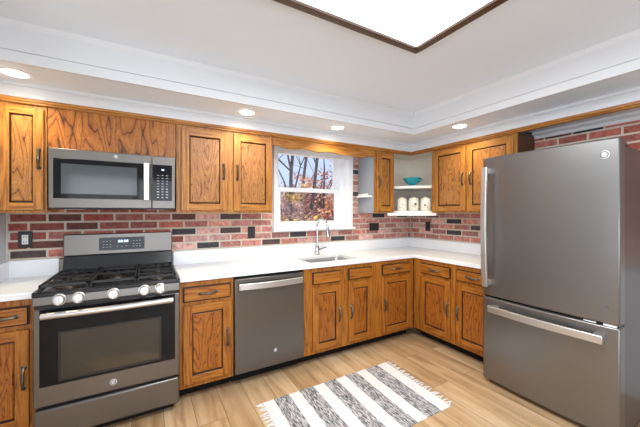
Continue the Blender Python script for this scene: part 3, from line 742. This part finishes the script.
# ------------------------------------------------------------------ microwave
mw = thing('microwave', 'slate over-the-range microwave with black window and keypad', 'microwave', (-.183, 2.58, 1.405))
add(MB().box(-.374, .374, .03, .37, .008, .398), 'body', SLATE_SIDE, .003, mw)
xd = range_x(152, 2.58) + .183
dd = add(MB().box(-.374, xd - .002, 0, .032, .004, .400), 'door', SLATE, .004, mw)
add(MB().box(range_x(53, 2.58) + .183, xd - .008, -.002, .01, .068, .335), 'window_glass', BLKG, .002, dd)
wi = MB(); a0, a1 = range_x(61, 2.58) + .183, range_x(137, 2.58) + .183
add(MB().box(a0, a1, -.003, -.001, .100, .300), 'viewing_window', plain('mesh_screen_glass', (.05, .06, .065), .09, 0, spec=.7), 0, dd)
xh = range_x(146.5, 2.55) + .183
hm = MB(); hm.box(xh - .018, xh + .018, -.045, -.032, .062, .338); hm.box(xh - .008, xh + .008, -.034, 0, .075, .10); hm.box(xh - .008, xh + .008, -.034, 0, .30, .325)
add(hm, 'door_handle', STEEL, .004, dd)
badge(dd, range_x(116, 2.58) + .183, -.0005, .372, .013)
cpn = add(MB().box(xd, .374, 0, .032, .004, .400), 'control_panel', SLATE, .004, mw)
kx0, kx1 = xd + .005, .352
km = MB().box(kx0, kx1, -.002, .01, .062, .335); cxk = (kx0 + kx1) / 2
for r_ in range(9):
    for c_ in (-1, 0, 1): km.box(cxk + c_ * .030 - .007, cxk + c_ * .030 + .007, -.003, -.0018, .085 + r_ * .021, .085 + r_ * .021 + (.006 if r_ < 4 else .003), 1)
add(km, 'keypad', [BLKG, GREY_MARK], 0, cpn)
add(MB().box(cxk - .006, cxk + .01, -.003, -.0018, .292, .302), 'clock_digits', DISPLAY, 0, cpn)
un = MB(); un.box(-.36, .36, .04, .36, -.004, .008); un = add(un, 'underside_vent', BLKP, .002, mw)
for x in (-.25, .24): MB().box(x - .055, x + .055, .06, .11, -.006, -.003).build('cooktop_lamp', WPLAST, un)

# ------------------------------------------------------------------ dishwasher
dw = thing('dishwasher', 'slate dishwasher with a bowed bar handle under the counter', 'dishwasher', (.8925, 2.345, 0))
hw = .300
add(MB().box(-hw - .003, hw + .003, .045, .58, .11, .872), 'tub', BLK, 0, dw)
add(MB().box(-hw, hw, .125, .56, 0, .11), 'toe_panel', TOE, 0, dw)
dd = add(MB().box(-hw, hw, .0, .044, .112, .856), 'door', SLATE, .005, dw)
add(MB().box(-.06, .11, .006, .05, .857, .872), 'control_strip', BLKG, .002, dw)
hb = MB(); n = 18
P = [(-.275 + .55 * i / n, -.030 - .022 * math.sin(math.pi * i / n)) for i in range(n + 1)]
hb.prism([(x, y) for x, y in P] + [(x, y + .012) for x, y in reversed(P)], 'z', .772, .822)
for s_ in (-1, 1): hb.box(s_ * .262 - .012, s_ * .262 + .012, -.032, 0, .78, .815)
add(hb, 'handle', STEEL, .004, dd)
badge(dd, .035, -.0005, .235, .015)

# ------------------------------------------------------------------ refrigerator (local: front faces -y, turned to face -x)
fg = thing('refrigerator', 'tall slate bottom-freezer refrigerator at the right wall', 'refrigerator', (2.385, 1.052, 0), -R(90))
fw = .412
add(MB().box(-fw + .004, fw - .006, .095, .735, .03, 1.785), 'body', SLATE_SIDE, .006, fg)
add(MB().box(-fw + .02, fw - .02, .06, .70, 0, .035), 'base_grille', TOE, 0, fg)
def fdoor(z0, z1, nm):
    m = MB(); n = 14; bow = .016
    pts = [(-fw + 2 * fw * i / n, -bow * (1 - (2 * i / n - 1) ** 2) + .006) for i in range(n + 1)]
    m.prism(pts + [(fw, .088), (-fw, .088)], 'z', z0, z1)
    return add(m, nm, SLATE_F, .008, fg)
fd = fdoor(.712, 1.822, 'refrigerator_door'); zd = fdoor(.035, .695, 'freezer_door')
add(MB().box(-fw + .01, fw - .01, .02, .094, .69, .715), 'door_gasket', BLK, 0, fg)
def bar(axis, a0, a1, c, bow, wd, par, nm):
    n = 16; m = MB()
    for lo, hi in ((0, .011),):
        P = [(a0 + (a1 - a0) * i / n, -.062 - bow * math.sin(math.pi * i / n)) for i in range(n + 1)]
        poly = P + [(x, y + .022) for x, y in reversed(P)]
        if axis == 'x': m.prism(poly, 'z', c - wd, c + wd)
        else: m.prism([(y, x) for x, y in poly], 'x', c - wd, c + wd)
    for a in (a0 + .03, a1 - .03):
        if axis == 'x': m.box(a - .026, a + .026, -.062, .004, c - wd * .8, c + wd * .8)
        else: m.box(c - wd * .8, c + wd * .8, -.062, .004, a - .022, a + .022)
    return add(m, nm, STEEL, .004, par)
bar('z', .79, 1.74, -fw + .050, .020, .021, fd, 'handle')
bar('x', -fw + .075, fw - .06, .622, .020, .025, zd, 'handle')
badge(fd, fw - .068, .0025, 1.728, .0245)
MB().box(fw - .068, fw - .050, .0, .006, .80, .822).build('door_mark', plain('mark_outline', (.13, .12, .11), .4), fd)
hc = MB(); hc.prism([(.03, 1.785), (.03, 1.81), (.10, 1.815), (.17, 1.79), (.17, 1.785)], 'x', fw - .06, fw - .006); add(hc, 'hinge_cover', SLATE_SIDE, .003, fg)
for a in ((fw - .075, fw - .015, .006, .021, .697, .709), (fw - .17, fw - .11, .003, .021, .699, .706)): add(MB().box(*a), 'gap_label', WPLAST, 0, fg)['label'] = 'white sticker in the gap between the doors'

# ------------------------------------------------------------------ outlets on the brick
def plate(x, z, w_, h_, label, sock, right=False, face=BLKP):
    o = thing('wall_outlet', label, 'outlet', (XW, x, z) if right else (x, YW, z), -R(90) if right else 0)
    MB().box(-w_, w_, -.008, .001, -h_, h_).build('cover_plate', BLKP, o, bevel=.002)
    for cx in sock:
        s_ = MB().box(cx - .017, cx + .017, -.011, -.007, -.034, .034)
        for dz in (-.018, .018): s_.box(cx - .008, cx - .005, -.0116, -.0105, dz - .006, dz + .006, 1); s_.box(cx + .005, cx + .008, -.0116, -.0105, dz - .005, dz + .005, 1)
        s_.build('receptacle', [face, TOE], o)
x, z = at_back(25.5, 239.5); plate(x, z, .038, .060, 'black wall outlet with white sockets on brick left of the range', [0], face=WPLAST)
x, z = at_back(251.3, 232.5); plate(x, z, .036, .058, 'black wall outlet on brick between range and window', [0])
x, z = at_back(374, 226.8); plate(x, z, .075, .048, 'wide black wall outlet plate on brick below the narrow cabinet', [-.035, .035])
x, z = at_right(428, 226.4); plate(x, z, .036, .058, 'black wall outlet on the right brick wall near the corner', [0], True)

# ------------------------------------------------------------------ lights of the room
cl = thing('ceiling_light_panel', 'large glowing ceiling light panel in a dark wooden frame', 'ceiling light', (.95, .75, ZC))
x0, x1, y0, y1 = -.60, .553, -.62, .617
f = MB(); t_ = .042
f.box(x0, x1, y1 - t_, y1, -.03, 0); f.box(x0, x1, y0, y0 + t_, -.03, 0); f.box(x0, x0 + t_, y0 + t_, y1 - t_, -.03, 0); f.box(x1 - t_, x1, y0 + t_, y1 - t_, -.03, 0)
f.build('frame', FRAMEW, cl, bevel=.003)
MB().box(x0 + t_, x1 - t_, y0 + t_, y1 - t_, -.014, -.008).build('diffuser', DIFF, cl)
l = light('panel_light', 'AREA', (0, 0.02, -.055), (0, 0, 0), 48, (.87, .935, 1), shape='RECTANGLE', size=1.05, size_y=1.15); l.parent = cl
for (x, y, lb_) in ((-.68, 2.455, 'round recessed downlight in the soffit above the left wall cabinet'), (.718, 2.455, 'round recessed downlight in the soffit above the two-door cabinet by the window'),
                    (1.62, 2.462, 'round recessed downlight in the soffit above the window'), (2.61, 1.83, 'round recessed downlight in the soffit above the right wall cabinet')):
    o = thing('recessed_downlight', lb_, 'downlight', (x, y, 2.212), 0, 'recessed soffit downlights')
    MB().lathe([(.088, 0), (.086, -.005), (.064, -.008), (.060, -.003), (.06, 0)], n=32).build('trim_ring', TRIMW, o)
    MB().lathe([(.060, -.001), (.058, -.004), (.02, -.005)], n=28).build('lens', LENS, o)
    l = light('downlight_beam', 'SPOT', (0, 0, -.02), (0, 0, 0), 22, (1, .82, .52), spot_size=R(150), spot_blend=.8, shadow_soft_size=.05); l.parent = o

# ------------------------------------------------------------------ striped rug
rug = thing('rug', 'white flatweave rug with grey heathered stripes and fringed ends on the floor', 'rug', (.59, 1.41, 0))
Ac, Bc, Dc, Ec = at_z(263.2, 402.5, .006), at_z(385.5, 362.3, .006), at_z(450.5, 405.8, .006), (.60, 1.40)
Ec = (Ac[0] + Dc[0] - Bc[0], Ac[1] + Dc[1] - Bc[1])       # back-left, back-right, front-right, front-left
def rp(s, t):   # s along the length, t from front to back
    fr_ = (Ec[0] + (Dc[0] - Ec[0]) * s, Ec[1] + (Dc[1] - Ec[1]) * s); bk = (Ac[0] + (Bc[0] - Ac[0]) * s, Ac[1] + (Bc[1] - Ac[1]) * s)
    return (fr_[0] + (bk[0] - fr_[0]) * t - .59, fr_[1] + (bk[1] - fr_[1]) * t - 1.41)
rm = MB()
edges = [0.0]
for xx in (112, 150, 177, 213, 240, 270, 295, 323, 345, 377):      # stripe edges along the back hem
    dx = (xx / 2.56 + 230 - 320) / 300; k_ = (.5 + .866 * dx) / (.866 - .5 * dx)
    edges.append((k_ * Ac[1] - Ac[0]) / ((Bc[0] - Ac[0]) - k_ * (Bc[1] - Ac[1])))
edges.append(1.0)
seg = []
for i in range(len(edges) - 1):
    n = 6
    for k in range(n): seg.append((edges[i] + (edges[i + 1] - edges[i]) * k / n, edges[i] + (edges[i + 1] - edges[i]) * (k + 1) / n, i % 2))
for a, b_, mi in seg:
    for j in range(12):
        t0, t1 = j / 12, (j + 1) / 12
        h = lambda s, t: .006 + .0012 * math.sin(s * 37 + t * 9) + .001 * math.sin(t * 23)
        P = [(*rp(a, t0), h(a, t0)), (*rp(b_, t0), h(b_, t0)), (*rp(b_, t1), h(b_, t1)), (*rp(a, t1), h(a, t1))]
        rm.face(P, mi)
        if j == 0: rm.face([(*rp(a, 0), .0005), (*rp(b_, 0), .0005), P[1], P[0]], mi)
        if j == 11: rm.face([(*rp(b_, 1), .0005), (*rp(a, 1), .0005), P[3], P[2]], mi)
for s in (0, 1): rm.face([(*rp(s, 0), .0005), (*rp(s, 0), .006), (*rp(s, 1), .006), (*rp(s, 1), .0005)], 0)
ro = rm.build('woven_body', [RUGW, RUGG], rug)
for s in (0, 1):
    f = MB(); rnd = random.Random(s)
    nt_ = 26
    for i in range(nt_):
        t = (i + .5) / nt_; p = rp(s, t); sg = -1 if s == 0 else 1
        L_ = rnd.uniform(.045, .062); dy = rnd.uniform(-.022, .022)
        f.tube([(p[0] - sg * .004, p[1], .006), (p[0] + sg * L_ * .35, p[1] + dy * .3, .0065), (p[0] + sg * L_ * .7, p[1] + dy * .8, .005), (p[0] + sg * L_, p[1] + dy, .004)], [.005, .0058, .0045, .002], 6)
    f.build('fringe', RUGW, rug)

# ------------------------------------------------------------------ outside: slope, autumn trees
hl = MB(); n = 14
for i in range(n):
    for j in range(n):
        def hp(i, j):
            x = -4 + 44 * i / n; y = 3.6 + 32 * j / n; return (x, y, -.9 + .085 * (y - 3.6) + .25 * math.sin(x * .9) * math.cos(y * .5))
        hl.face([hp(i, j), hp(i + 1, j), hp(i + 1, j + 1), hp(i, j + 1)])
gd = struct(hl.build('garden_ground', GROUND)); gd['label'] = 'leaf covered slope outside the window'
def tree(name, label, x, y, trunk_h, r, crown, leafmat, nleaf, size, branches, seed, lean=0, cat='tree'):
    rnd = random.Random(seed); z0 = -.95 + .085 * (y - 3.6)
    t = thing(name, label, cat, (x, y, z0))
    tr = MB(); tops = []
    pts = [Vector((lean * (i / 6) + .05 * math.sin(i * 1.7 + seed), .05 * math.cos(i * 2.1), trunk_h * i / 6)) for i in range(7)]
    tr.tube(pts, [r * (1 - .09 * i) for i in range(7)], 8)
    for k in range(branches):
        i = rnd.randint(2, 6); p = pts[i]; a = rnd.uniform(0, 6.28); L_ = trunk_h * rnd.uniform(.25, .5)
        q_ = [p]
        d = Vector((math.cos(a), .5 * math.sin(a), rnd.uniform(.7, 1.5))).normalized()
        for s_ in range(4): d = (d + Vector((rnd.uniform(-.25, .25), rnd.uniform(-.2, .2), .1))).normalized(); q_.append(q_[-1] + d * L_ / 4)
        br_ = r * .42
        tr.tube(q_, [br_, br_ * .8, br_ * .6, br_ * .4, br_ * .15], 6)
        for z_ in range(2):
            b0 = q_[rnd.randint(2, 3)]; d2 = Vector((rnd.uniform(-1, 1), rnd.uniform(-.5, .5), rnd.uniform(.3, 1))).normalized()
            tr.tube([b0, b0 + d2 * L_ * .3, b0 + (d2 + Vector((rnd.uniform(-.3, .3), 0, .2))) * L_ * .5], [br_ * .4, br_ * .25, br_ * .08], 5)
        tops.append(q_[-1])
    tr.build('trunk', BARK, t)
    lf = MB(); shade = []
    cl_ = [(Vector((rnd.uniform(-1, 1) * crown[0], rnd.uniform(-1, 1) * crown[1], crown[2] + rnd.uniform(-1, 1) * crown[3])), rnd.uniform(.25, .6) * crown[0], rnd.random()) for _ in range(max(6, nleaf // 60))]
    for i in range(nleaf):
        c_, rr_, sh = rnd.choice(cl_)
        p = c_ + Vector((rnd.gauss(0, 1), rnd.gauss(0, 1), rnd.gauss(0, .8))) * rr_ * .5
        if p.z < .05: p.z = rnd.uniform(.05, .4)
        u = Vector((rnd.uniform(-1, 1), rnd.uniform(-1, 1), rnd.uniform(-1, 1))).normalized(); v_ = u.orthogonal().normalized()
        s_ = size * rnd.uniform(.6, 1.3)
        lf.face([p - u * s_, p + v_ * s_ * .5, p + u * s_, p - v_ * s_ * .5]); shade.append(min(1, max(0, sh + rnd.uniform(-.3, .3))))
    o = lf.build('foliage', leafmat, t, smooth=False, weld=False)
    at = o.data.attributes.new('leaf_shade', 'FLOAT', 'FACE'); at.data.foreach_set('value', shade)
    return t
def ray(u, Y):
    dx = (u - 320) / 300; return Y * (.5 + .866 * dx) / (.866 - .5 * dx)
tree('autumn_tree', 'bare dark tree with yellow leaves at left edge of the window view', ray(290, 9.5), 9.5, 6.5, .085, (.6, .5, 2.0, .9), LEAF_Y, 650, .075, 7, 1, .15)
tree('autumn_tree', 'slender bare tree left of centre in the window view', ray(296, 12), 12, 7.5, .085, (.5, .5, 1.2, .4), LEAF_Y, 120, .07, 6, 2, .9)
tree('autumn_tree', 'dark leaning tree trunk in the centre of the window view', ray(305, 9), 9, 7, .07, (.5, .5, 1.3, .4), LEAF_P, 120, .07, 4, 3, .85)
tree('autumn_tree', 'russet leaved tree at right in the window view', ray(324, 10.5), 10.5, 3.6, .07, (.95, .8, 2.6, .85), LEAF_R, 900, .085, 7, 4)
for i, (u, Y, lm, lb_, hz) in enumerate(((284, 6.4, LEAF_Y, 'yellow shrub at lower left outside the window', 1.25), (300, 6.9, LEAF_Y, 'golden shrub at lower centre outside the window', 1.05), (329, 6.6, LEAF_Y, 'orange gold shrub at lower right outside the window', .85),
                                   (315, 8.0, LEAF_P, 'dusty pink shrub behind the golden shrubs outside the window', 1.3), (336, 8.2, LEAF_R, 'russet shrub at right edge outside the window', 1.3), (296, 8.6, LEAF_P, 'pink brown shrub behind the yellow shrub outside the window', 1.5))):
    tree('garden_shrub', lb_, ray(u, Y), Y, 1.5, .03, (.75, .5, hz * .85, hz * .62), lm, 2200, .052, 4, 20 + i, 0, 'shrub')
for i, u in enumerate((276, 294, 312, 330, 348)):
    tree('distant_tree', 'hazy pink brown tree in the far woods, %s' % ['leftmost in the window view', 'second from the left in the window view', 'in the middle of the window view', 'second from the right in the window view', 'rightmost in the window view'][i], ray(u, 16), 16, 2.0, .06, (1.5, 1.2, 1.4, 1.0), LEAF_P, 2200, .15, 3, 40 + i)
